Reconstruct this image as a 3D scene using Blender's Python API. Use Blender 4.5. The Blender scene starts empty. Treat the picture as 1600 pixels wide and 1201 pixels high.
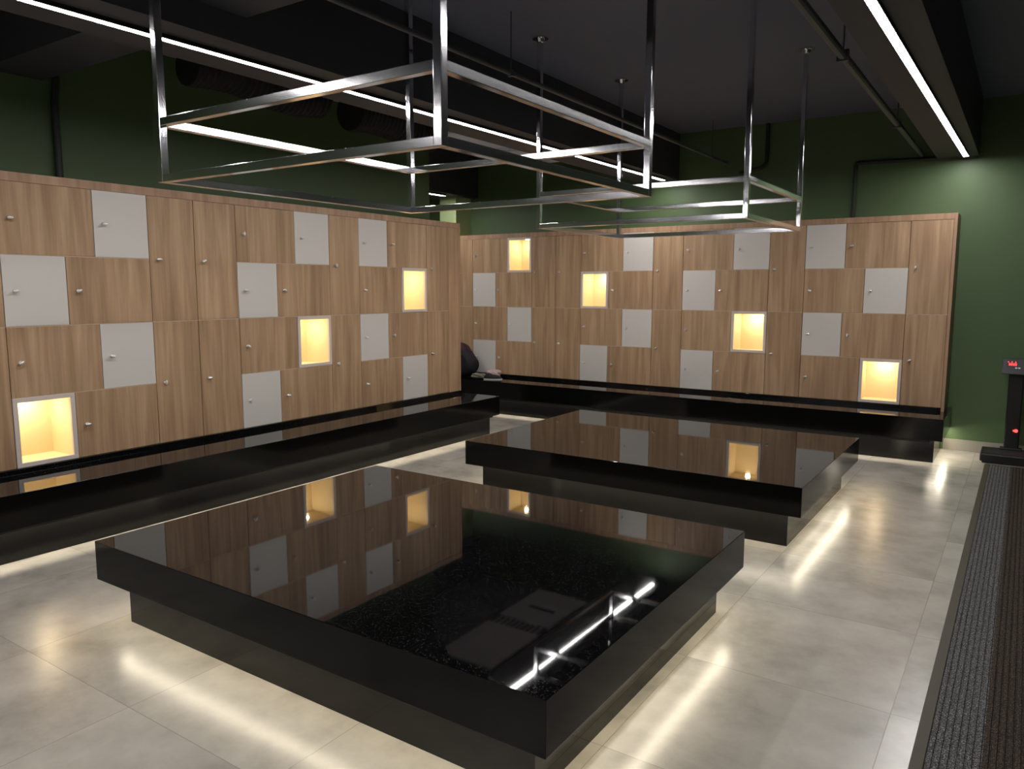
import bpy, bmesh, math, random
from mathutils import Matrix, Vector
random.seed(7)
C = bpy.context.scene
COL = C.collection
PI = math.pi

# ------------------------------------------------------------------ camera, world, exposure
cam = bpy.data.cameras.new('camera')
cam_o = bpy.data.objects.new('camera', cam); COL.objects.link(cam_o)
yaw, pitch, roll, F = -0.5926, -0.1258, 0.0016, 1189.2
cy, sy, cp, sp = math.cos(yaw), math.sin(yaw), math.cos(pitch), math.sin(pitch)
fw = Vector((sy*cp, cy*cp, sp)); rt = Vector((cy, -sy, 0)); up = rt.cross(fw)
cr, sr = math.cos(roll), math.sin(roll)
rt, up = cr*rt + sr*up, -sr*rt + cr*up
M = Matrix((rt, up, -fw)).transposed().to_4x4()
M.translation = Vector((0, 0, 1.705))
cam_o.matrix_world = M
cam.sensor_width = 36.0; cam.lens = 36.0*F/1600.0; cam.clip_start = 0.02
C.camera = cam_o

world = bpy.data.worlds.new('world'); C.world = world; world.use_nodes = True
world.node_tree.nodes['Background'].inputs[0].default_value = (0.5, 0.55, 0.65, 1)
world.node_tree.nodes['Background'].inputs[1].default_value = 0.0

C.view_settings.view_transform = 'Standard'; C.view_settings.look = 'None'
C.view_settings.gamma = 1.0; C.view_settings.use_curve_mapping = False
C.view_settings.exposure = 0.0
C.cycles.use_denoising = True
C.cycles.max_bounces = 10; C.cycles.diffuse_bounces = 5; C.cycles.glossy_bounces = 6
C.cycles.sample_clamp_indirect = 6.0
C.cycles.caustics_reflective = True

LED_CEIL = 78.0      # ceiling line lights
LED_UNDER = 16.5     # strips below the platforms
LED_BENCH = 60.0     # shielded strips below the wall benches
LED_NICHE = 290.0     # spot in each lit niche

# ------------------------------------------------------------------ helpers
def srgb(r, g, b):
    f = lambda c: (c/255/12.92) if c/255 <= 0.04045 else ((c/255+0.055)/1.055)**2.4
    return (f(r), f(g), f(b), 1.0)

class NT:
    def __init__(s, name):
        s.m = bpy.data.materials.new(name); s.m.use_nodes = True
        s.t = s.m.node_tree; s.b = s.t.nodes['Principled BSDF']
    def n(s, kind, **kw):
        nd = s.t.nodes.new(kind)
        for k, v in kw.items():
            if k in nd.inputs: nd.inputs[k].default_value = v
            else: setattr(nd, k, v)
        return nd
    def l(s, a, b): s.t.links.new(a, b)
    def math(s, op, a, b=None, c=None):
        nd = s.t.nodes.new('ShaderNodeMath'); nd.operation = op
        for i, v in enumerate((a, b, c)):
            if v is None: continue
            if isinstance(v, (int, float)): nd.inputs[i].default_value = v
            else: s.l(v, nd.inputs[i])
        return nd.outputs[0]
    def mix(s, fac, a, b):
        nd = s.t.nodes.new('ShaderNodeMix'); nd.data_type = 'RGBA'
        for sock, v in ((nd.inputs[0], fac), (nd.inputs[6], a), (nd.inputs[7], b)):
            if isinstance(v, (int, float, tuple)): sock.default_value = v
            else: s.l(v, sock)
        return nd.outputs[2]
    def ramp(s, fac, stops):
        nd = s.t.nodes.new('ShaderNodeValToRGB'); s.l(fac, nd.inputs[0])
        e = nd.color_ramp.elements
        while len(e) < len(stops): e.new(0.5)
        for i, (p, c) in enumerate(stops): e[i].position = p; e[i].color = c
        return nd.outputs[0]
    def bump(s, h, strength=0.2, dist=0.01):
        nd = s.n('ShaderNodeBump'); nd.inputs['Strength'].default_value = strength
        nd.inputs['Distance'].default_value = dist
        s.l(h, nd.inputs['Height']); s.l(nd.outputs[0], s.b.inputs['Normal'])
    def coords(s, kind='Object', scale=(1, 1, 1), rand=False):
        tc = s.n('ShaderNodeTexCoord'); mp = s.n('ShaderNodeMapping')
        mp.inputs['Scale'].default_value = scale
        s.l(tc.outputs[kind], mp.inputs['Vector'])
        if rand:
            oi = s.n('ShaderNodeObjectInfo'); cx = s.n('ShaderNodeCombineXYZ')
            s.l(s.math('MULTIPLY', oi.outputs['Random'], 37.0), cx.inputs[0])
            s.l(s.math('MULTIPLY', oi.outputs['Random'], 91.0), cx.inputs[1])
            s.l(s.math('MULTIPLY', oi.outputs['Random'], 53.0), cx.inputs[2])
            s.l(cx.outputs[0], mp.inputs['Location'])
        return mp.outputs[0]

def flat(name, col, rough=0.5, metal=0.0, **kw):
    k = NT(name); k.b.inputs['Base Color'].default_value = col
    k.b.inputs['Roughness'].default_value = rough; k.b.inputs['Metallic'].default_value = metal
    for a, v in kw.items(): k.b.inputs[a].default_value = v
    # faint procedural unevenness of the gloss
    nz = k.n('ShaderNodeTexNoise'); nz.inputs['Scale'].default_value = 9.0
    k.l(k.coords('Object'), nz.inputs['Vector'])
    k.l(k.math('MULTIPLY_ADD', nz.outputs['Fac'], 0.12*rough, rough*0.94), k.b.inputs['Roughness'])
    return k.m

def emit(name, col, strength, base=(0.8, 0.8, 0.8, 1)):
    k = NT(name); k.b.inputs['Base Color'].default_value = base
    k.b.inputs['Emission Color'].default_value = col
    k.b.inputs['Emission Strength'].default_value = strength
    return k.m

def wood_mat(name, dark, mid, light):
    k = NT(name)
    v = k.coords('Object', (1, 1, 1), rand=True)
    m1 = k.n('ShaderNodeMapping'); m1.inputs['Scale'].default_value = (17, 17, 0.9); k.l(v, m1.inputs[0])
    m2 = k.n('ShaderNodeMapping'); m2.inputs['Scale'].default_value = (85, 85, 2.6); k.l(v, m2.inputs[0])
    m3 = k.n('ShaderNodeMapping'); m3.inputs['Scale'].default_value = (5, 5, 0.5); k.l(v, m3.inputs[0])
    n1 = k.n('ShaderNodeTexNoise'); n1.inputs['Scale'].default_value = 1; n1.inputs['Detail'].default_value = 5; n1.inputs['Distortion'].default_value = 0.7
    n2 = k.n('ShaderNodeTexNoise'); n2.inputs['Scale'].default_value = 1; n2.inputs['Detail'].default_value = 3
    n3 = k.n('ShaderNodeTexNoise'); n3.inputs['Scale'].default_value = 1; n3.inputs['Detail'].default_value = 1
    k.l(m1.outputs[0], n1.inputs[0]); k.l(m2.outputs[0], n2.inputs[0]); k.l(m3.outputs[0], n3.inputs[0])
    f = k.math('ADD', k.math('MULTIPLY', n1.outputs['Fac'], 0.55), k.math('ADD', k.math('MULTIPLY', n2.outputs['Fac'], 0.2), k.math('MULTIPLY', n3.outputs['Fac'], 0.25)))
    k.l(k.ramp(f, [(0.34, dark), (0.5, mid), (0.66, light)]), k.b.inputs['Base Color'])
    k.b.inputs['Roughness'].default_value = 0.42
    k.b.inputs['Specular IOR Level'].default_value = 0.35
    k.bump(n2.outputs['Fac'], 0.06, 0.002)
    return k.m

def granite_mat():
    k = NT('black_granite'); v = k.coords('Object')
    vo = k.n('ShaderNodeTexVoronoi'); vo.inputs['Scale'].default_value = 260; k.l(v, vo.inputs['Vector'])
    spk = k.math('GREATER_THAN', vo.outputs['Color'], 0.9)
    sep = k.n('ShaderNodeSeparateColor'); k.l(vo.outputs['Color'], sep.inputs[0])
    spk = k.math('GREATER_THAN', sep.outputs[0], 0.93)
    k.l(k.mix(spk, (0.0032, 0.0031, 0.0034, 1), (0.03, 0.03, 0.033, 1)), k.b.inputs['Base Color'])
    nz = k.n('ShaderNodeTexNoise'); nz.inputs['Scale'].default_value = 6; nz.inputs['Detail'].default_value = 6; k.l(v, nz.inputs[0])
    k.l(k.math('MULTIPLY_ADD', nz.outputs['Fac'], 0.02, 0.02), k.b.inputs['Roughness'])
    k.b.inputs['IOR'].default_value = 1.43
    return k.m

def floor_mat():
    k = NT('grey_floor_tiles'); g = k.n('ShaderNodeNewGeometry')
    sp_ = k.n('ShaderNodeSeparateXYZ'); k.l(g.outputs['Position'], sp_.inputs[0])
    def line(sock, off, per, w):
        a = k.math('DIVIDE', k.math('SUBTRACT', sock, off), per)
        fr = k.math('FRACT', a); d = k.math('MINIMUM', fr, k.math('SUBTRACT', 1.0, fr))
        return k.math('LESS_THAN', d, w/per/2), k.math('FLOOR', a)
    lx, ix = line(sp_.outputs[0], -0.341, 0.865, 0.0035)
    ly, iy = line(sp_.outputs[1], 1.553, 0.85, 0.0035)
    grout = k.math('MAXIMUM', lx, ly)
    cell = k.n('ShaderNodeCombineXYZ'); k.l(ix, cell.inputs[0]); k.l(iy, cell.inputs[1])
    wn = k.n('ShaderNodeTexWhiteNoise'); wn.noise_dimensions = '2D'; k.l(cell.outputs[0], wn.inputs['Vector'])
    off = k.n('ShaderNodeVectorMath'); off.operation = 'MULTIPLY_ADD'
    k.l(wn.outputs['Color'], off.inputs[0]); off.inputs[1].default_value = (20, 20, 20); k.l(g.outputs['Position'], off.inputs[2])
    n1 = k.n('ShaderNodeTexNoise'); n1.inputs['Scale'].default_value = 2.2; n1.inputs['Detail'].default_value = 7; n1.inputs['Roughness'].default_value = 0.62
    k.l(off.outputs[0], n1.inputs[0])
    base = k.ramp(n1.outputs['Fac'], [(0.32, srgb(146, 142, 134)), (0.5, srgb(171, 166, 157)), (0.7, srgb(186, 181, 172))])
    br = k.math('MULTIPLY_ADD', wn.outputs['Value'], 0.10, 0.95)
    hs = k.n('ShaderNodeHueSaturation'); k.l(base, hs.inputs['Color']); k.l(br, hs.inputs['Value'])
    k.l(k.mix(k.math('MULTIPLY', grout, 0.6), hs.outputs[0], srgb(120, 113, 102)), k.b.inputs['Base Color'])
    k.l(k.math('MULTIPLY_ADD', n1.outputs['Fac'], 0.05, 0.222), k.b.inputs['Roughness'])
    k.b.inputs['IOR'].default_value = 1.72
    k.bump(k.math('SUBTRACT', 1.0, grout), 0.25, 0.001)
    return k.m

def paint_mat(name, col, rough=0.6, var=0.06):
    k = NT(name); g = k.n('ShaderNodeNewGeometry')
    n1 = k.n('ShaderNodeTexNoise'); n1.inputs['Scale'].default_value = 1.3; n1.inputs['Detail'].default_value = 4
    k.l(g.outputs['Position'], n1.inputs[0])
    hs = k.n('ShaderNodeHueSaturation'); hs.inputs['Color'].default_value = col
    k.l(k.math('MULTIPLY_ADD', n1.outputs['Fac'], 2*var, 1-var), hs.inputs['Value'])
    k.l(hs.outputs[0], k.b.inputs['Base Color']); k.b.inputs['Roughness'].default_value = rough
    n2 = k.n('ShaderNodeTexNoise'); n2.inputs['Scale'].default_value = 140; k.l(g.outputs['Position'], n2.inputs[0])
    k.bump(n2.outputs['Fac'], 0.08, 0.002)
    return k.m

def mat_carpet():
    k = NT('ribbed_carpet'); g = k.n('ShaderNodeNewGeometry')
    sp_ = k.n('ShaderNodeSeparateXYZ'); k.l(g.outputs['Position'], sp_.inputs[0])
    n1 = k.n('ShaderNodeTexNoise'); n1.inputs['Scale'].default_value = 190; n1.inputs['Detail'].default_value = 2
    k.l(g.outputs['Position'], n1.inputs[0])
    a = k.ramp(n1.outputs['Fac'], [(0.35, srgb(44, 44, 44)), (0.55, srgb(92, 92, 92)), (0.72, srgb(170, 170, 170))])
    b = k.ramp(n1.outputs['Fac'], [(0.35, srgb(36, 31, 28)), (0.55, srgb(66, 58, 52)), (0.72, srgb(112, 102, 94))])
    edge = k.math('GREATER_THAN', sp_.outputs[0], -0.018)
    k.l(k.mix(edge, a, b), k.b.inputs['Base Color'])
    k.b.inputs['Roughness'].default_value = 0.95; k.b.inputs['Specular IOR Level'].default_value = 0.1
    k.bump(n1.outputs['Fac'], 0.6, 0.004)
    return k.m

WOOD = wood_mat('oak_laminate', srgb(150, 119, 91), srgb(176, 144, 113), srgb(197, 166, 133))
WOODT = wood_mat('oak_laminate_trim', srgb(156, 122, 96), srgb(174, 139, 112), srgb(190, 157, 129))
WHITE = flat('warm_white_laminate', srgb(215, 210, 204), 0.38)
CARC = flat('carcass_board', srgb(70, 52, 38), 0.7)
PALE = flat('pale_edge_band', srgb(196, 170, 146), 0.5)
CREAM = flat('niche_cream_board', srgb(238, 222, 186), 0.55)
FRAMEW = flat('niche_frame_white', srgb(216, 204, 196), 0.4)
CHROME = flat('polished_chrome', (0.80, 0.80, 0.83, 1), 0.11, 1.0)
KNOB = flat('knob_chrome', (0.92, 0.92, 0.92, 1), 0.36, 0.7)
GRAN = granite_mat()
BASEG = flat('black_granite_base', (0.004, 0.0038, 0.0038, 1), 0.06, 0.0, **{'IOR': 1.42})
HONED = flat('honed_black_granite', (0.004, 0.0038, 0.0038, 1), 0.10, 0.0, **{'IOR': 1.38, 'Specular IOR Level': 0.30})
FLOOR = floor_mat()
GREEN = paint_mat('green_wall_paint', srgb(77, 99, 63), 0.55)
CEIL = paint_mat('black_ceiling_paint', srgb(94, 98, 116), 0.75)
LIGHTW = paint_mat('pale_grey_wall_paint', srgb(196, 196, 200), 0.6)
GLOWGREEN = paint_mat('green_paint_with_lamp_glow', srgb(168, 184, 134), 0.5)  # pillar green made paler, the near line light's glow put into the colour
BEAM = paint_mat('black_beam_paint', srgb(56, 58, 66), 0.6)
BASEB = paint_mat('grey_skirting_tile', srgb(150, 146, 136), 0.35)
BLACKP = flat('black_plastic', srgb(14, 14, 15), 0.45)
DUCT = flat('black_duct_skin', srgb(16, 16, 18), 0.8)
PIPEG = flat('dark_green_pipe_paint', srgb(34, 40, 34), 0.55)
PIPEK = flat('charcoal_pipe_paint', srgb(70, 72, 76), 0.45)
ACW = flat('ac_white_plastic', srgb(214, 224, 252), 0.4)
CARPET = mat_carpet()
BORDER = flat('rubber_mat_border', srgb(66, 60, 48), 0.6)
L_CEIL = emit('cool_white_led', (1.0, 0.97, 0.95, 1), LED_CEIL)
L_UNDER = emit('warm_white_led', (1.0, 0.88, 0.66, 1), LED_UNDER)
L_BENCH = emit('warm_white_bench_led', (1.0, 0.89, 0.70, 1), LED_BENCH)
L_NICHE = emit('niche_spot_led', (1.0, 0.79, 0.49, 1), LED_NICHE)
RED = emit('red_led', (1.0, 0.03, 0.03, 1), 6.0, (0.2, 0, 0, 1))
GREYP = flat('grey_plastic', srgb(42, 42, 44), 0.5)
MAROON = flat('maroon_nylon', srgb(52, 16, 30), 0.7)
BLKFAB = flat('black_fabric', srgb(24, 22, 28), 0.8)
OLIVE = flat('olive_grey_cloth', srgb(112, 104, 92), 0.9)
PINKC = flat('dusty_pink_cloth', srgb(190, 166, 160), 0.9)
WHITEC = flat('white_rubber', srgb(215, 210, 205), 0.6)

def box(bm, x0, x1, y0, y1, z0, z1, bev=0.0, seg=2):
    r = bmesh.ops.create_cube(bm, size=1.0)
    vs = r['verts']
    for v in vs:
        v.co = Vector((x0+(v.co.x+.5)*(x1-x0), y0+(v.co.y+.5)*(y1-y0), z0+(v.co.z+.5)*(z1-z0)))
    if bev > 0:
        es = {e for v in vs for e in v.link_edges}
        bmesh.ops.bevel(bm, geom=list(es), offset=bev, segments=seg, affect='EDGES', profile=0.5)

def cyl(bm, p0, p1, r, seg=16, r2=None):
    p0, p1 = Vector(p0), Vector(p1); d = p1-p0
    q = d.to_track_quat('Z', 'Y').to_matrix().to_4x4(); q.translation = (p0+p1)/2
    bmesh.ops.create_cone(bm, cap_ends=True, segments=seg, radius1=r, radius2=r if r2 is None else r2, depth=d.length, matrix=q)

def polytube(bm, pts, r, seg=12):
    pts = [Vector(p) for p in pts]; rings = []
    for i, p in enumerate(pts):
        a = pts[max(0, i-1)]; b = pts[min(len(pts)-1, i+1)]
        t = (b-a).normalized()
        ref = Vector((0, 0, 1)) if abs(t.z) < 0.9 else Vector((0, 1, 0))
        u = t.cross(ref).normalized(); w = t.cross(u)
        if rings:
            pass
        rings.append([bm.verts.new(p+r*(math.cos(2*PI*k/seg)*u+math.sin(2*PI*k/seg)*w)) for k in range(seg)])
    for a, b in zip(rings, rings[1:]):
        for k in range(seg):
            bm.faces.new((a[k], a[(k+1) % seg], b[(k+1) % seg], b[k]))
    bm.faces.new(rings[0]); bm.faces.new(rings[-1])
    bmesh.ops.recalc_face_normals(bm, faces=bm.faces)

def obj(name, bm, mat, parent=None, loc=None, smooth=False, label=None):
    me = bpy.data.meshes.new(name); bm.to_mesh(me); bm.free()
    me.materials.append(mat)
    if smooth:
        for p in me.polygons: p.use_smooth = True
    o = bpy.data.objects.new(name, me); COL.objects.link(o)
    if parent: o.parent = parent
    if loc is not None: o.location = loc
    if label: o['label'] = label
    return o

def centred(name, bm, mat, parent=None, smooth=False, label=None):
    """object whose origin sits at the middle of its mesh"""
    lo = Vector((1e9,)*3); hi = Vector((-1e9,)*3)
    for v in bm.verts:
        for i in range(3): lo[i] = min(lo[i], v.co[i]); hi[i] = max(hi[i], v.co[i])
    c = (lo+hi)/2
    for v in bm.verts: v.co -= c
    return obj(name, bm, mat, parent, c, smooth, label)

def thing(name, label, cat, loc=(0, 0, 0), rz=0.0, group=None):
    o = bpy.data.objects.new(name, None); COL.objects.link(o); o.empty_display_size = 0.1
    o.location = loc; o.rotation_euler = (0, 0, rz); o['label'] = label; o['category'] = cat
    if group: o['group'] = group
    return o

def tag(o, label, cat, group=None):
    o['label'] = label; o['category'] = cat
    if group: o['group'] = group
    return o

def struct(name, boxes, mat, label=None):
    bm = bmesh.new()
    for b in boxes: box(bm, *b)
    o = centred(name, bm, mat); o['kind'] = 'structure'
    if label: o['label'] = label
    return o

# ------------------------------------------------------------------ the room
XL, YB, ZC = -6.05, 9.25, 3.605            # left wall, back wall, ceiling
XR, YF, XFL = 3.6, -3.2, -9.8
struct('floor', [(XFL, XR, YF, YB, -0.1, 0)], FLOOR, 'grey tiled floor')
struct('ceiling', [(XFL, XR, YF, YB, ZC, ZC+0.1)], CEIL, 'black painted ceiling')
struct('wall_back', [(XFL-.15, XR+.15, YB, YB+.15, -0.1, ZC+.1)], GREEN, 'dark green back wall')
struct('wall_left', [(XL-.12, XL, YF, 7.2, 0, ZC)], GREEN, 'dark green wall behind the left lockers')
struct('wall_far_left', [(XFL-.15, XFL, YF, YB, -0.1, ZC+.1)], GREEN)
struct('wall_right', [(XR, XR+.15, YF, YB, -0.1, ZC+.1)], GREEN)
struct('wall_front', [(XFL-.15, XR+.15, YF-.15, YF, -0.1, ZC+.1)], LIGHTW)  # unseen wall, its colour made pale to brighten reflections in the chrome
struct('trim_1', [(-4.25, -3.72, YF, YB, 3.045, ZC)], BEAM, 'long black ceiling beam over the left aisle')
struct('trim_2', [(-0.88, -0.512, YF, YB, 3.045, ZC)], BEAM, 'long black ceiling beam at the right')
struct('trim_3', [(XL, -4.25, 2.486, 2.872, 3.195, ZC), (-3.72, -0.88, 2.486, 2.872, 3.195, ZC)], BEAM, 'black cross beam between the two long beams')
struct('trim_4', [(-7.56, -6.84, 3.0, YB, 3.02, ZC)], BEAM, 'black beam end in the far left opening')
struct('trim_5', [(-7.27, -6.97, 8.89, YB, 0, 3.02)], GLOWGREEN, 'green pillar beside the back lockers, lamp glow painted into its colour')
struct('baseboard_back', [(-0.645, XR, YB-.012, YB, 0, 0.118)], BASEB, 'grey tile skirting on the green wall')

# ------------------------------------------------------------------ locker units
R = [2.395, 1.9205, 1.4435, 0.966, 0.492]   # row lines, top to bottom
BENCH_TOP = 0.455     # bench slabs, carry the lockers
PLAT_TOP = 0.437      # free standing platforms
LS = {-4.5: 0.47, -3.5: 0.88, -3: 1.09, -2: 1.49, -1: 1.895, 0: 2.301, 1: 2.709, 1.5: 2.917, 2.5: 3.326, 3.5: 3.713, 4.5: 4.103, 5.5: 4.516, 6: 4.727,
      7: 5.140, 8: 5.531, 9: 5.942, 9.5: 6.154, 10.5: 6.569, 11.5: 6.956, 12: 7.148}
BS = {-1: -6.95, 0: -6.653, 1: -6.251, 1.5: -6.053, 2.5: -5.650, 3.5: -5.269, 4.5: -4.885, 5.5: -4.479, 6: -4.279, 7: -3.870,
      8: -3.483, 9: -3.074, 9.5: -2.871, 10.5: -2.458, 11.5: -2.069, 12.5: -1.659, 13: -1.455, 14: -1.043, 15: -0.662}
XLF, YBF = -5.570, 8.865                    # locker fronts
DL, DB = XLF - XL, YB - YBF
knob_mesh = {}
def knob(parent, x, z):
    """cam lock: round rose plus a small turned paddle"""
    k = random.choice((0, 0, 0, 1, 2, 3))
    if k not in knob_mesh:
        bm = bmesh.new()
        cyl(bm, (0, 0, 0), (0, -0.006, 0), 0.0125, 20)
        cyl(bm, (0, -0.006, 0), (0, -0.017, 0), 0.009, 16, 0.0075)
        r = bmesh.ops.create_uvsphere(bm, u_segments=16, v_segments=10, radius=1.0)
        a = (0, 0.5, PI/2, -0.6)[k]
        for v in r['verts']:
            x_, y_, z_ = v.co.x*0.0205, v.co.y*0.008, v.co.z*0.0095
            v.co = Vector((x_*math.cos(a)-z_*math.sin(a), y_-0.021, x_*math.sin(a)+z_*math.cos(a)))
        me = bpy.data.meshes.new('knob'); bm.to_mesh(me); bm.free(); me.materials.append(KNOB)
        for p in me.polygons: p.use_smooth = True
        knob_mesh[k] = me
    o = bpy.data.objects.new('knob', knob_mesh[k]); COL.objects.link(o); o.parent = parent
    o.location = (x, -0.009, z)

def locker(side, cells, label, name='locker_unit', group=None):
    """cells: (s0, s1, r0, r1, kind) kind w=wood, p=white door, n=lit niche"""
    S = LS if side == 'L' else BS; D = (DL if side == 'L' else DB) - 0.002
    lo = min(S[c[0]] for c in cells); hi = max(S[c[1]] for c in cells); mid = (lo+hi)/2
    loc = (XLF, mid, BENCH_TOP) if side == 'L' else (mid, YBF, BENCH_TOP)
    t = thing(name, label, 'locker', loc, PI/2 if side == 'L' else 0, group)
    Z = lambda r: R[r]-BENCH_TOP
    bm = bmesh.new()
    box(bm, lo-mid+.0005, hi-mid-.0005, 0.045, D, 0, Z(4)-.0005)             # plinth
    for s0, s1, r0, r1, kind in cells:
        a, b = S[s0]-mid, S[s1]-mid
        if kind != 'n': box(bm, a+.0005, b-.0005, 0.0195, D, Z(r1), Z(r0))
    obj('carcass', bm, CARC, t)
    # pale edge bands between the rows
    for rr in (1, 2, 3):
        if any(c[3] == rr for c in cells):
            bm = bmesh.new(); box(bm, lo-mid+.002, hi-mid-.002, 0.0008, 0.019, Z(rr)-.0032, Z(rr)+.0032)
            obj('shelf_edge', bm, PALE, t, label='pale edge of the shelf')
    for s0, s1, r0, r1, kind in cells:
        a, b, z0, z1 = S[s0]-mid, S[s1]-mid, Z(r1), Z(r0); w, h = b-a, z1-z0
        c = Vector(((a+b)/2, 0, (z0+z1)/2))
        if kind in 'wp':
            bm = bmesh.new()
            zt_ = h/2-(.0035 if r0 > 0 else .001); zb_ = -h/2+(.0035 if r1 < 4 else .001)
            box(bm, -w/2+.0025, w/2-.0025, 0, 0.018, zb_, zt_, 0.0012, 1)
            d = obj('door', bm, WHITE if kind == 'p' else WOOD, t, c, label='white laminate locker door' if kind == 'p' else None)
            knob(d, -w/2+0.068, 0.0)
        else:
            f = 0.030; dp = min(D-.03, 0.34)
            bm = bmesh.new(); th = 0.012
            i0, i1, j0, j1 = -w/2+.003, w/2-.003, -h/2+.001, h/2-.001
            box(bm, i0, i1, 0.02, dp, j0, j0+th); box(bm, i0, i1, 0.02, dp, j1-th, j1)
            box(bm, i0, i0+th, 0.02, dp, j0+th, j1-th); box(bm, i1-th, i1, 0.02, dp, j0+th, j1-th)
            box(bm, i0, i1, dp, dp+th, j0, j1)
            box(bm, -w/2+.001, w/2-.001, dp+th, D, -h/2+.001, h/2-.001)
            n = obj('niche', bm, CREAM, t, c, label='open niche lit warm from inside')
            bm = bmesh.new()
            box(bm, i0, i1, -0.004, 0.0195, j0, j0+f, .001, 1); box(bm, i0, i1, -0.004, 0.0195, j1-f, j1, .001, 1)
            box(bm, i0, i0+f, -0.0035, 0.019, j0+f, j1-f); box(bm, i1-f, i1, -0.0035, 0.019, j0+f, j1-f)
            obj('niche_frame', bm, FRAMEW, n, label='white frame around the niche')
            bm = bmesh.new(); cyl(bm, (0, dp*0.62, j1-th-.006), (0, dp*0.62, j1-th-.0005), 0.026, 24)
            obj('niche_lamp', bm, L_NICHE, n, label='glowing round downlight')
    return t

TW = lambda s: [(s, s+1, 0, 2, 'w'), (s, s+1, 2, 4, 'w')]
NL, NB = 'tall locker pairs of the left wall', None
locker('L', [(-4.5, -3, 0, 1, 'w'), (-3, -2, 0, 1, 'p'), (-4.5, -3.5, 1, 2, 'p'), (-3.5, -2, 1, 2, 'w'), (-4.5, -3, 2, 3, 'w'), (-3, -2, 2, 3, 'p'), (-4.5, -3.5, 3, 4, 'p'), (-3.5, -2, 3, 4, 'w')],
       'wood and white locker unit before the left picture edge')
locker('L', TW(-2), 'tall wood locker on the left wall, second before the lowest lit niche')
locker('L', TW(-1), 'tall wood locker at the left picture edge, beside the low lit niche')
locker('L', [(0, 1.5, 0, 1, 'w'), (1.5, 2.5, 0, 1, 'p'), (0, 1, 1, 2, 'p'), (1, 2.5, 1, 2, 'w'), (0, 1.5, 2, 3, 'w'), (1.5, 2.5, 2, 3, 'p'), (0, 1, 3, 4, 'n'), (1, 2.5, 3, 4, 'w')],
       'left wall locker unit with its lit niche in the bottom row')
locker('L', TW(2.5), 'tall wood locker of the left wall, directly right of the bottom niche unit')
locker('L', TW(3.5), 'tall wood locker of the left wall, directly left of the third row niche unit')
locker('L', [(4.5, 6, 0, 1, 'w'), (6, 7, 0, 1, 'p'), (4.5, 5.5, 1, 2, 'p'), (5.5, 7, 1, 2, 'w'), (4.5, 6, 2, 3, 'w'), (6, 7, 2, 3, 'n'), (4.5, 5.5, 3, 4, 'p'), (5.5, 7, 3, 4, 'w')],
       'middle locker unit of the left wall with a lit niche in the third row')
locker('L', TW(7), 'single tall wood locker of the left wall between the two units with upper lit niches')
locker('L', [(8, 9, 0, 1, 'p'), (9, 10.5, 0, 1, 'w'), (8, 9.5, 1, 2, 'w'), (9.5, 10.5, 1, 2, 'n'), (8, 9, 2, 3, 'p'), (9, 10.5, 2, 3, 'w'), (8, 9.5, 3, 4, 'w'), (9.5, 10.5, 3, 4, 'p')],
       'farthest locker unit of the left wall with a lit niche in the second row')
locker('L', TW(10.5), 'last tall wood locker of the left wall, next to the end panel')

locker('B', [(-1, 0, 0, 2, 'w'), (-1, 0, 2, 4, 'w')], 'tall wood locker at the far left of the back wall, beside the bag')
locker('B', [(0, 1.5, 0, 1, 'w'), (1.5, 2.5, 0, 1, 'n'), (0, 1, 1, 2, 'p'), (1, 2.5, 1, 2, 'w'), (0, 1.5, 2, 3, 'w'), (1.5, 2.5, 2, 3, 'p'), (0, 1, 3, 4, 'p'), (1, 2.5, 3, 4, 'w')],
       'back wall locker unit with its lit niche in the top row')
locker('B', TW(2.5), 'tall wood locker of the back wall, directly right of the top niche unit')
locker('B', TW(3.5), 'tall wood locker of the back wall, directly left of the niche in the second row')
locker('B', [(4.5, 6, 0, 1, 'w'), (6, 7, 0, 1, 'p'), (4.5, 5.5, 1, 2, 'n'), (5.5, 7, 1, 2, 'w'), (4.5, 6, 2, 3, 'w'), (6, 7, 2, 3, 'p'), (4.5, 5.5, 3, 4, 'p'), (5.5, 7, 3, 4, 'w')],
       'back wall locker unit with a lit niche in the second row and three white doors')
locker('B', TW(7), 'tall wood locker mid back wall, directly right of the second row niche unit')
locker('B', [(8, 9.5, 0, 1, 'w'), (9.5, 10.5, 0, 1, 'p'), (8, 9, 1, 2, 'p'), (9, 10.5, 1, 2, 'w'), (8, 9.5, 2, 3, 'w'), (9.5, 10.5, 2, 3, 'n'), (8, 9, 3, 4, 'p'), (9, 10.5, 3, 4, 'w')],
       'back wall locker unit with a lit niche in the third row')
locker('B', TW(10.5), 'tall wood locker of the back wall, between third row and bottom niche units')
locker('B', [(11.5, 12.5, 0, 1, 'p'), (12.5, 14, 0, 1, 'w'), (11.5, 13, 1, 2, 'w'), (13, 14, 1, 2, 'p'), (11.5, 12.5, 2, 3, 'p'), (12.5, 14, 2, 3, 'w'), (11.5, 13, 3, 4, 'w'), (13, 14, 3, 4, 'n')],
       'back wall locker unit at the right with its lit niche in the bottom row')
locker('B', TW(14), 'rightmost tall wood locker of the back wall, beside the green wall')

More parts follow.
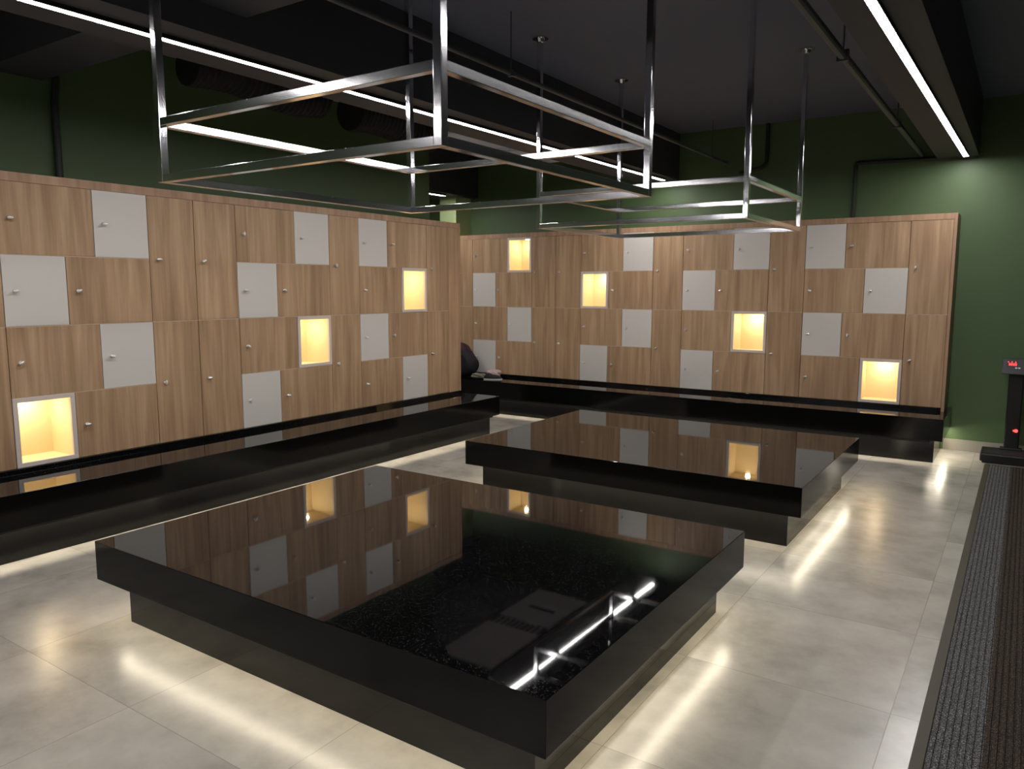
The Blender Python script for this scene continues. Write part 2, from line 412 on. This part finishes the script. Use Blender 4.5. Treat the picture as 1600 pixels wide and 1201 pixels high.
# filler, end panels, cornices
bm = bmesh.new(); box(bm, XL, XLF-.001, 6.958, 7.140, BENCH_TOP, 2.394, .001, 1)
tag(centred('filler_panel', bm, WOOD), 'narrow wood filler panel beside the far end of the left lockers', 'panel')
bm = bmesh.new(); box(bm, XL, XLF+.004, 7.1405, 7.172, BENCH_TOP, 2.455, .001, 1)
tag(centred('end_panel', bm, WOODT), 'wood end panel closing the far end of the left lockers', 'panel')
bm = bmesh.new(); box(bm, -0.6615, -0.632, YBF-.004, YB-.002, BENCH_TOP, 2.455, .001, 1)
tag(centred('end_panel', bm, WOODT), 'wood end panel closing the right end of the back lockers', 'panel')
bm = bmesh.new(); box(bm, XL, XLF+.003, 0.47, 7.140, 2.3955, 2.455, .001, 1)
tag(centred('cornice_board', bm, WOODT), 'long wood cornice board on top of the left lockers', 'cornice')
bm = bmesh.new(); box(bm, -6.95, -0.662, YBF-.003, YB-.002, 2.3955, 2.455, .001, 1)
tag(centred('cornice_board', bm, WOODT), 'long wood cornice board on top of the back lockers', 'cornice')

# ------------------------------------------------------------------ benches and platforms
SLAB_B = 0.238
def honed(o):
    """sawn side faces of a polished slab"""
    o.data.materials.append(HONED)
    for p in o.data.polygons:
        if abs(p.normal.z) < 0.5: p.material_index = 1
    return o
def bench(label, slab, base, strip, upstand, up_label, lip=()):
    x0, x1, y0, y1 = slab
    t = thing('bench', label, 'bench', ((x0+x1)/2, (y0+y1)/2, 0))
    inv = Vector(t.location)
    def add(name, bs, mat, bev=0, label=None):
        bm = bmesh.new()
        for b in bs: box(bm, *b, bev)
        for v in bm.verts: v.co -= inv
        return obj(name, bm, mat, t, label=label)
    honed(add('slab', [(x0, x1, y0, y1, SLAB_B, BENCH_TOP)], GRAN, 0.002))
    add('base', [(*base, 0, SLAB_B)], BASEG)
    add('light_strip', [(*s, SLAB_B-.006, SLAB_B-.0002) for s in strip], L_BENCH, label='glowing warm strip under the slab')
    if lip: add('light_shield', [(*l, SLAB_B-.034, SLAB_B-.0002) for l in lip], BLACKP)  # unseen lip added to keep the strip's light close to the base
    bm = bmesh.new(); box(bm, *upstand, 0.001)
    tag(centred('upstand', bm, GRAN), up_label, 'upstand')
    return t

bench('long black granite bench in front of the left wall lockers', (XL+.001, -5.03, 0.2, 7.21), (XL+.001, -5.150, 0.26, 7.18),
      [(-5.143, -5.131, 0.26, 7.17)], (XLF+.0045, XLF+.024, 0.3, 7.17, BENCH_TOP+.0005, 0.4915), 'black granite upstand strip along the foot of the left lockers', lip=[(-5.112, -5.108, 0.26, 7.18)])
bench('long black granite bench in front of the back wall lockers', (-7.25, -0.586, 8.310, 9.249), (-7.25, -0.664, 8.43, 9.249),
      [(-7.2, -0.645, 8.411, 8.423), (-0.622, -0.606, 8.45, 9.22)], (-6.95, -0.690, YBF-.024, YBF-.0045, BENCH_TOP+.0005, 0.4915), 'black granite upstand strip along the foot of the back lockers', lip=[(-7.2, -0.70, 8.385, 8.389)])

def platform(label, x0, x1, y0, y1, ins=0.105):
    cx, cy_ = (x0+x1)/2, (y0+y1)/2; hx, hy = (x1-x0)/2, (y1-y0)/2
    t = thing('platform', label, 'platform bench', (cx, cy_, 0))
    bm = bmesh.new(); box(bm, -hx, hx, -hy, hy, SLAB_B, PLAT_TOP, 0.002); honed(obj('slab', bm, GRAN, t))
    bm = bmesh.new(); box(bm, -hx+ins, hx-ins, -hy+ins, hy-ins, 0, SLAB_B); obj('base', bm, BASEG, t)
    bm = bmesh.new(); ox, oy, w = .030, .066, .028; z0, z1 = SLAB_B-.006, SLAB_B-.0002
    for a in (-hx+ox, hx-ox-w): box(bm, a, a+w, -hy+oy, hy-oy, z0, z1)
    for b in (-hy+oy, hy-oy-w): box(bm, -hx+ox+w, hx-ox-w, b, b+w, z0, z1)
    obj('light_strip', bm, L_UNDER, t, label='glowing warm strip under the slab')
    return t
platform('near black granite platform bench, reflecting the line light', -3.815, -1.150, 1.900, 3.910)
platform('far black granite platform bench, in front of the back wall bench', -3.828, -1.112, 4.985, 6.980)

# ------------------------------------------------------------------ chrome hanging frames
def hang_frame(label, x0, x1, y0, y1, zl=2.172, zu=2.415):
    cx, cy_ = (x0+x1)/2, (y0+y1)/2; w = 0.035
    t = thing('hanging_frame', label, 'ceiling frame', (cx, cy_, zl))
    a0, a1, b0, b1 = x0-cx, x1-cx, y0-cy_, y1-cy_
    H = ZC-zl
    for sx in (a0, a1-w):
        for sy_ in (b0, b1-w):
            bm = bmesh.new(); box(bm, sx, sx+w, sy_, sy_+w, 0, H-.004, .002)
            p = centred('post', bm, CHROME, t)
            bm = bmesh.new(); cyl(bm, (0, 0, (H-.004)/2-.006), (0, 0, (H-.004)/2+.0038), 0.062, 28)
            cyl(bm, (0, 0, (H-.004)/2-.03), (0, 0, (H-.004)/2-.006), 0.026, 20, 0.034)
            obj('ceiling_flange', bm, CHROME, p)
    for z in (0, zu-zl):
        for yy in (b0, b1-w):
            bm = bmesh.new(); box(bm, a0+w+.0005, a1-w-.0005, yy, yy+w, z, z+w, .002); centred('rail', bm, CHROME, t)
        for xx in (a0, a1-w):
            bm = bmesh.new(); box(bm, xx, xx+w, b0+w+.0005, b1-w-.0005, z, z+w, .002); centred('rail', bm, CHROME, t)
    return t
hang_frame('large chrome tube frame hanging above the near platform', -3.275, -1.640, 2.018, 3.718)
hang_frame('chrome tube frame hanging above the far platform, nearer the back lockers', -3.255, -1.590, 5.170, 6.620)

# ------------------------------------------------------------------ line lights
def line_light(label, x, y0, y1, zb, w=0.044, rz=0.0):
    t = thing('line_light', label, 'line light', (x, (y0+y1)/2, zb), rz)
    h = (y1-y0)/2
    bm = bmesh.new()
    box(bm, -w/2-.004, w/2+.004, -h-.01, h+.01, -.006, 0)
    box(bm, -w/2-.004, -w/2-.0005, -h-.01, h+.01, -.024, -.006); box(bm, w/2+.0005, w/2+.004, -h-.01, h+.01, -.024, -.006)
    box(bm, -w/2, w/2, -h-.01, -h-.001, -.024, -.006); box(bm, -w/2, w/2, h+.001, h+.01, -.024, -.006)
    obj('housing', bm, BLACKP, t)
    bm = bmesh.new(); box(bm, -w/2, w/2, -h, h, -.0245, -.0065); obj('diffuser', bm, L_CEIL, t, label='glowing white diffuser')
    return t
line_light('long glowing line light under the left ceiling beam', -3.926, -3.15, 9.0, 3.045, rz=-0.0175)
line_light('long glowing line light under the right ceiling beam, ending at the green wall', -0.716, -3.15, 9.05, 3.045, rz=-0.0165)
line_light('short end of a line light seen in the far left opening beside the pillar', -6.95, 3.1, 8.60, 3.02)

# ------------------------------------------------------------------ pipes, ducts, cassette
def pipe(label, pts, r, mat, name='pipe', clamps=()):
    bm = bmesh.new(); polytube(bm, pts, r)
    for c in clamps:
        cyl(bm, (c[0], c[1], c[2]+r), (c[0], c[1], ZC), 0.005, 8)
        box(bm, c[0]-r*1.3, c[0]+r*1.3, c[1]-.012, c[1]+.012, c[2]-r*1.25, c[2]+r*1.25)
    return tag(obj(name, bm, mat, smooth=False), label, 'pipe')
def arc(c, r, a0, a1, axis='xz', n=6):
    out = []
    for i in range(n+1):
        a = a0+(a1-a0)*i/n
        out.append((c[0]+r*math.cos(a), c[1], c[2]+r*math.sin(a)))
    return out
pipe('thin charcoal pipe along the ceiling, right of the left beam', [(-3.11, -3.1, 3.195), (-3.11, 9.24, 3.195)], 0.017, PIPEK,
     clamps=[(-3.11, y, 3.195) for y in (1.2, 4.6, 6.9, 8.7)])
pipe('charcoal pipe along the ceiling, left of the right line light', [(-1.03, -3.1, 3.10), (-1.03, 9.24, 3.10)], 0.026, PIPEK,
     clamps=[(-1.03, y, 3.10) for y in (3.2, 5.1, 7.4)])
pipe('dark conduit on the green back wall, turning above the right lockers',
     [(-1.67, 9.228, 2.456), (-1.67, 9.228, 3.03)]+arc((-1.63, 9.228, 3.03), .04, PI, PI/2)[1:]+[(-0.52, 9.228, 3.043)], 0.02, PIPEG)
pipe('dark conduit with a bend hanging down the back wall from the ceiling',
     [(-2.64, 9.228, ZC-.001), (-2.64, 9.228, 3.20)]+arc((-2.74, 9.228, 3.20), .1, 0, -PI/2)[1:]+[(-2.95, 9.228, 3.07)], 0.022, PIPEG)
pipe('dark vertical pipe on the green wall above the left lockers', [(XL+.03, 2.93, 2.456), (XL+.03, 2.93, 3.04)]+[(XL+.03, 2.95, 3.2), (XL+.03, 2.95, ZC-.001)], 0.026, PIPEG)

def corr_duct(label, x, y0, y1, z, r):
    bm = bmesh.new(); n = int((y1-y0)/0.05); seg = 20; rings = []
    for i in range(n*2+1):
        y = y0+(y1-y0)*i/(2*n); rr = r*(1.0 if i % 2 else 0.93)
        dz = 0.03*math.sin((y-y0)*5)
        rings.append([bm.verts.new((x+rr*math.cos(2*PI*k/seg), y, z+dz+rr*math.sin(2*PI*k/seg))) for k in range(seg)])
    for a, b in zip(rings, rings[1:]):
        for k in range(seg): bm.faces.new((a[k], a[(k+1) % seg], b[(k+1) % seg], b[k]))
    bm.faces.new(rings[0]); bm.faces.new(rings[-1]); bmesh.ops.recalc_face_normals(bm, faces=bm.faces)
    for y in (y0+.15, y1-.15): cyl(bm, (x, y, z), (x, y, ZC), .006, 8)
    return tag(obj('air_duct', bm, DUCT, smooth=False), label, 'air duct')
corr_duct('black flexible air duct beyond the left beam, the nearer of the two', -5.3, 3.55, 4.85, 3.35, 0.165)
corr_duct('black flexible air duct by the ceiling, leading to the white air conditioner', -5.25, 5.15, 6.3, 3.31, 0.19)
t = thing('air_conditioner', 'white ceiling air conditioner cassette beyond the left beam', 'air conditioner', (-4.95, 7.50, 3.295))
bm = bmesh.new(); box(bm, -.36, .36, -1.08, 1.08, .03, ZC-3.295, .004); obj('housing', bm, BLACKP, t)
bm = bmesh.new()
for (a, b, c, d) in ((-.37, .37, -1.10, -.12), (-.37, .37, .12, .50), (-.37, -.20, .50, .60), (.20, .37, .50, .60), (-.37, .37, .60, 1.08)):
    box(bm, a, b, c, d, 0, .029, .004)
obj('panel', bm, ACW, t)
bm = bmesh.new()
for i in range(9): box(bm, -.32+i*.075, -.305+i*.075, -.118, .118, .006, .029)
obj('grille', bm, ACW, t)

# ------------------------------------------------------------------ floor mat
t = thing('floor_mat', 'long dark grey ribbed floor mat with a rubber border at the right', 'floor mat', (0.6, 3.0, 0))
x0, x1, y0, y1 = -0.192, 1.25, -2.6, 8.62
bm = bmesh.new(); pitch_ = 0.0245; n = int((x1-x0)/pitch_); prof = [(x0, 0.0005)]
for i in range(n):
    a = x0+i*pitch_
    prof += [(a+.0022, .0015), (a+.0045, .0088), (a+pitch_*.5, .0100), (a+pitch_-.0045, .0088), (a+pitch_-.0022, .0015)]
prof.append((x0+n*pitch_, .0005))
va = [bm.verts.new((x-.6, y0-3.0, z)) for x, z in prof]; vb = [bm.verts.new((x-.6, y1-3.0, z)) for x, z in prof]
for i in range(len(prof)-1): bm.faces.new((va[i], va[i+1], vb[i+1], vb[i]))
bm.faces.new(va[::-1]); bm.faces.new(vb); bm.faces.new((va[0], vb[0], vb[-1], va[-1]))
bmesh.ops.recalc_face_normals(bm, faces=bm.faces)
obj('ribbed_carpet', bm, CARPET, t)
bm = bmesh.new()
for (a, b, c, d) in ((-.236, -.192, -2.6, 8.66), (-.192, 1.25, 8.62, 8.66), (1.25, 1.29, -2.6, 8.66)):
    box(bm, a-.6, b-.6, c-3.0, d-3.0, 0, .0075, .002, 1)
obj('border', bm, BORDER, t, label='smooth rubber edge')

# ------------------------------------------------------------------ weighing scale
t = thing('weighing_scale', 'black weighing scale with a red lit display, standing against the green wall', 'weighing scale', (0.0, 8.93, 0))
bm = bmesh.new(); box(bm, -.285, .30, -.225, .20, .018, .095, .012, 3)
box(bm, -.265, .28, -.205, .19, 0, .018); obj('base', bm, BLACKP, t)
bm = bmesh.new(); box(bm, -.25, .265, -.19, .06, .095, .101, .003); obj('weighing_plate', bm, GREYP, t)
bm = bmesh.new(); box(bm, -.10, .028, .085, .15, .094, .885, .012, 3); box(bm, -.13, .06, .07, .165, .094, .12, .006, 2)
pst = obj('column', bm, BLACKP, t)
bm = bmesh.new(); cyl(bm, (-.005, .086, .30), (-.005, .078, .30), .016, 20); box(bm, -.03, -.012, .080, .088, .293, .307)
obj('indicator_lamp', bm, RED, pst, label='small red lamp')
hd = thing_head = None
bm = bmesh.new()
# wedge shaped head leaning back
hx0, hx1 = -.165, .075
vs = [(-.02, .87), (.14, .87), (.14, 1.02), (.06, 1.02)]
fa = [bm.verts.new((hx0, y, z)) for y, z in vs]; fb = [bm.verts.new((hx1, y, z)) for y, z in vs]
bm.faces.new(fa); bm.faces.new(fb[::-1])
for i in range(4): bm.faces.new((fa[i], fb[i], fb[(i+1) % 4], fa[(i+1) % 4]))
bmesh.ops.recalc_face_normals(bm, faces=bm.faces)
bmesh.ops.bevel(bm, geom=list(bm.edges), offset=.008, segments=3, affect='EDGES')
hd = obj('head', bm, GREYP, t)
fr = Vector((0, .08, .15)).normalized(); nrm = Vector((0, -.15, .08)).normalized()
def on_face(bm, a, b, u0, u1, off):
    o = Vector((0, -.02, .87))+nrm*off
    p = [o+Vector((a, 0, 0))+fr*u0, o+Vector((b, 0, 0))+fr*u0, o+Vector((b, 0, 0))+fr*u1, o+Vector((a, 0, 0))+fr*u1]
    q = [v-nrm*.002 for v in p]
    A = [bm.verts.new(v) for v in p]; B = [bm.verts.new(v) for v in q]
    bm.faces.new(A); bm.faces.new(B[::-1])
    for i in range(4): bm.faces.new((A[i], B[i], B[(i+1) % 4], A[(i+1) % 4]))
bm = bmesh.new(); on_face(bm, -.125, -.035, .085, .155, .0025)
bmesh.ops.recalc_face_normals(bm, faces=bm.faces); scr = obj('screen', bm, BLACKP, hd)
bm = bmesh.new()
for k in range(4):
    a = -.108+k*.0175
    for (p, q, u0, u1) in ((0, .011, .097, .100), (0, .011, .117, .120), (0, .0028, .097, .120), (.0085, .011, .097, .120), (0, .011, .107, .110)):
        on_face(bm, a+p, a+q, u0, u1, .005)
for k in range(3): on_face(bm, -.118+k*.03, -.110+k*.03, .130, .137, .005)
bmesh.ops.recalc_face_normals(bm, faces=bm.faces); obj('red_digits', bm, RED, hd, label='glowing red digits')
bm = bmesh.new()
for a in (-.055, -.03): on_face(bm, a, a+.018, .066, .078, .004)
bmesh.ops.recalc_face_normals(bm, faces=bm.faces); obj('button', bm, ACW, hd, label='pale buttons')

# ------------------------------------------------------------------ things left on the far bench
def blob(name, mat, parent, loc, rad, seed, amp=0.18, flatb=True, power=2.0, sub=4, shape=None, label=None):
    rnd = random.Random(seed); ph = [(rnd.uniform(2, 7), rnd.uniform(2, 7), rnd.uniform(2, 7), rnd.uniform(0, 6)) for _ in range(6)]
    bm = bmesh.new(); bmesh.ops.create_icosphere(bm, subdivisions=sub, radius=1.0)
    for v in bm.verts:
        d = v.co.normalized()
        k = sum(math.sin(a*d.x+b*d.y+c*d.z+p) for a, b, c, p in ph)/6
        sup = (abs(d.x)**power+abs(d.y)**power+abs(d.z)**power)**(-1/power)
        q = d*sup*(1+amp*k)
        if shape: q = shape(q)
        v.co = Vector((q.x*rad[0], q.y*rad[1], (max(q.z, -1) if flatb else q.z)*rad[2]+rad[2]))
        if flatb and v.co.z < 0.0: v.co.z = 0.0
    return obj(name, bm, mat, parent, loc, smooth=True, label=label)
t = thing('bag', 'dark maroon bag slumped on the back bench, half hidden by the left locker end', 'bag', (-6.60, 8.60, BENCH_TOP+.001))
def slump(q): return Vector((q.x*(1.0-.42*max(0, q.z+.1)) - .45*max(0, q.z), q.y, q.z))
b_ = blob('body', BLKFAB, t, (0, 0, 0), (.205, .13, .232), 4, .10, shape=slump, power=2.8)
def top_(q): return Vector((q.x - .3*q.z, q.y, q.z))
blob('flap', MAROON, b_, (-.075, 0, .285), (.15, .14, .10), 9, .12, flatb=False, shape=top_)
bm = bmesh.new(); polytube(bm, [(.02+.10*math.cos(a)*.8, -.13+.01*math.sin(3*a), .20+.13*math.sin(a)) for a in [i*PI/10 for i in range(11)]], .009, 8)
obj('strap', bm, BLKFAB, b_, smooth=True)
z_ = BENCH_TOP+.001
tag(blob('folded_clothes', OLIVE, None, (-6.27, 8.50, z_), (.115, .08, .036), 21, .22, power=3), 'olive grey crumpled clothes beside the maroon bag on the back bench', 'clothes')
tag(blob('folded_clothes', PINKC, None, (-6.17, 8.70, z_), (.105, .08, .055), 23, .25, power=2.6), 'dusty pink crumpled clothes on the back bench, behind the olive ones', 'clothes')
def shoe(loc, rz, label):
    t = thing('shoe', label, 'shoe', loc, rz, None)
    bm = bmesh.new(); bmesh.ops.create_icosphere(bm, subdivisions=4, radius=1)
    for v in bm.verts:
        x, y, z = v.co; w = .038*(1-.18*max(0, -x)+.05*x)
        hh = .045 if x > 0 else .045+.035*min(1, -x*1.4)
        v.co = Vector((x*.125, y*w*(1.1), max(0, z)*hh*1.25+.012 if z > -0.3 else .008))
    u = obj('upper', bm, BLKFAB, t, smooth=True)
    bm = bmesh.new(); bmesh.ops.create_cone(bm, cap_ends=True, segments=32, radius1=1, radius2=1, depth=1)
    for v in bm.verts: v.co = Vector((v.co.x*.13, v.co.y*.045, (v.co.z+.5)*.013))
    obj('sole', bm, WHITEC, t, smooth=False, label='white sole')
shoe((-6.04, 8.50, z_), 0.5, 'black shoe with a white sole on the back bench, right of the clothes')
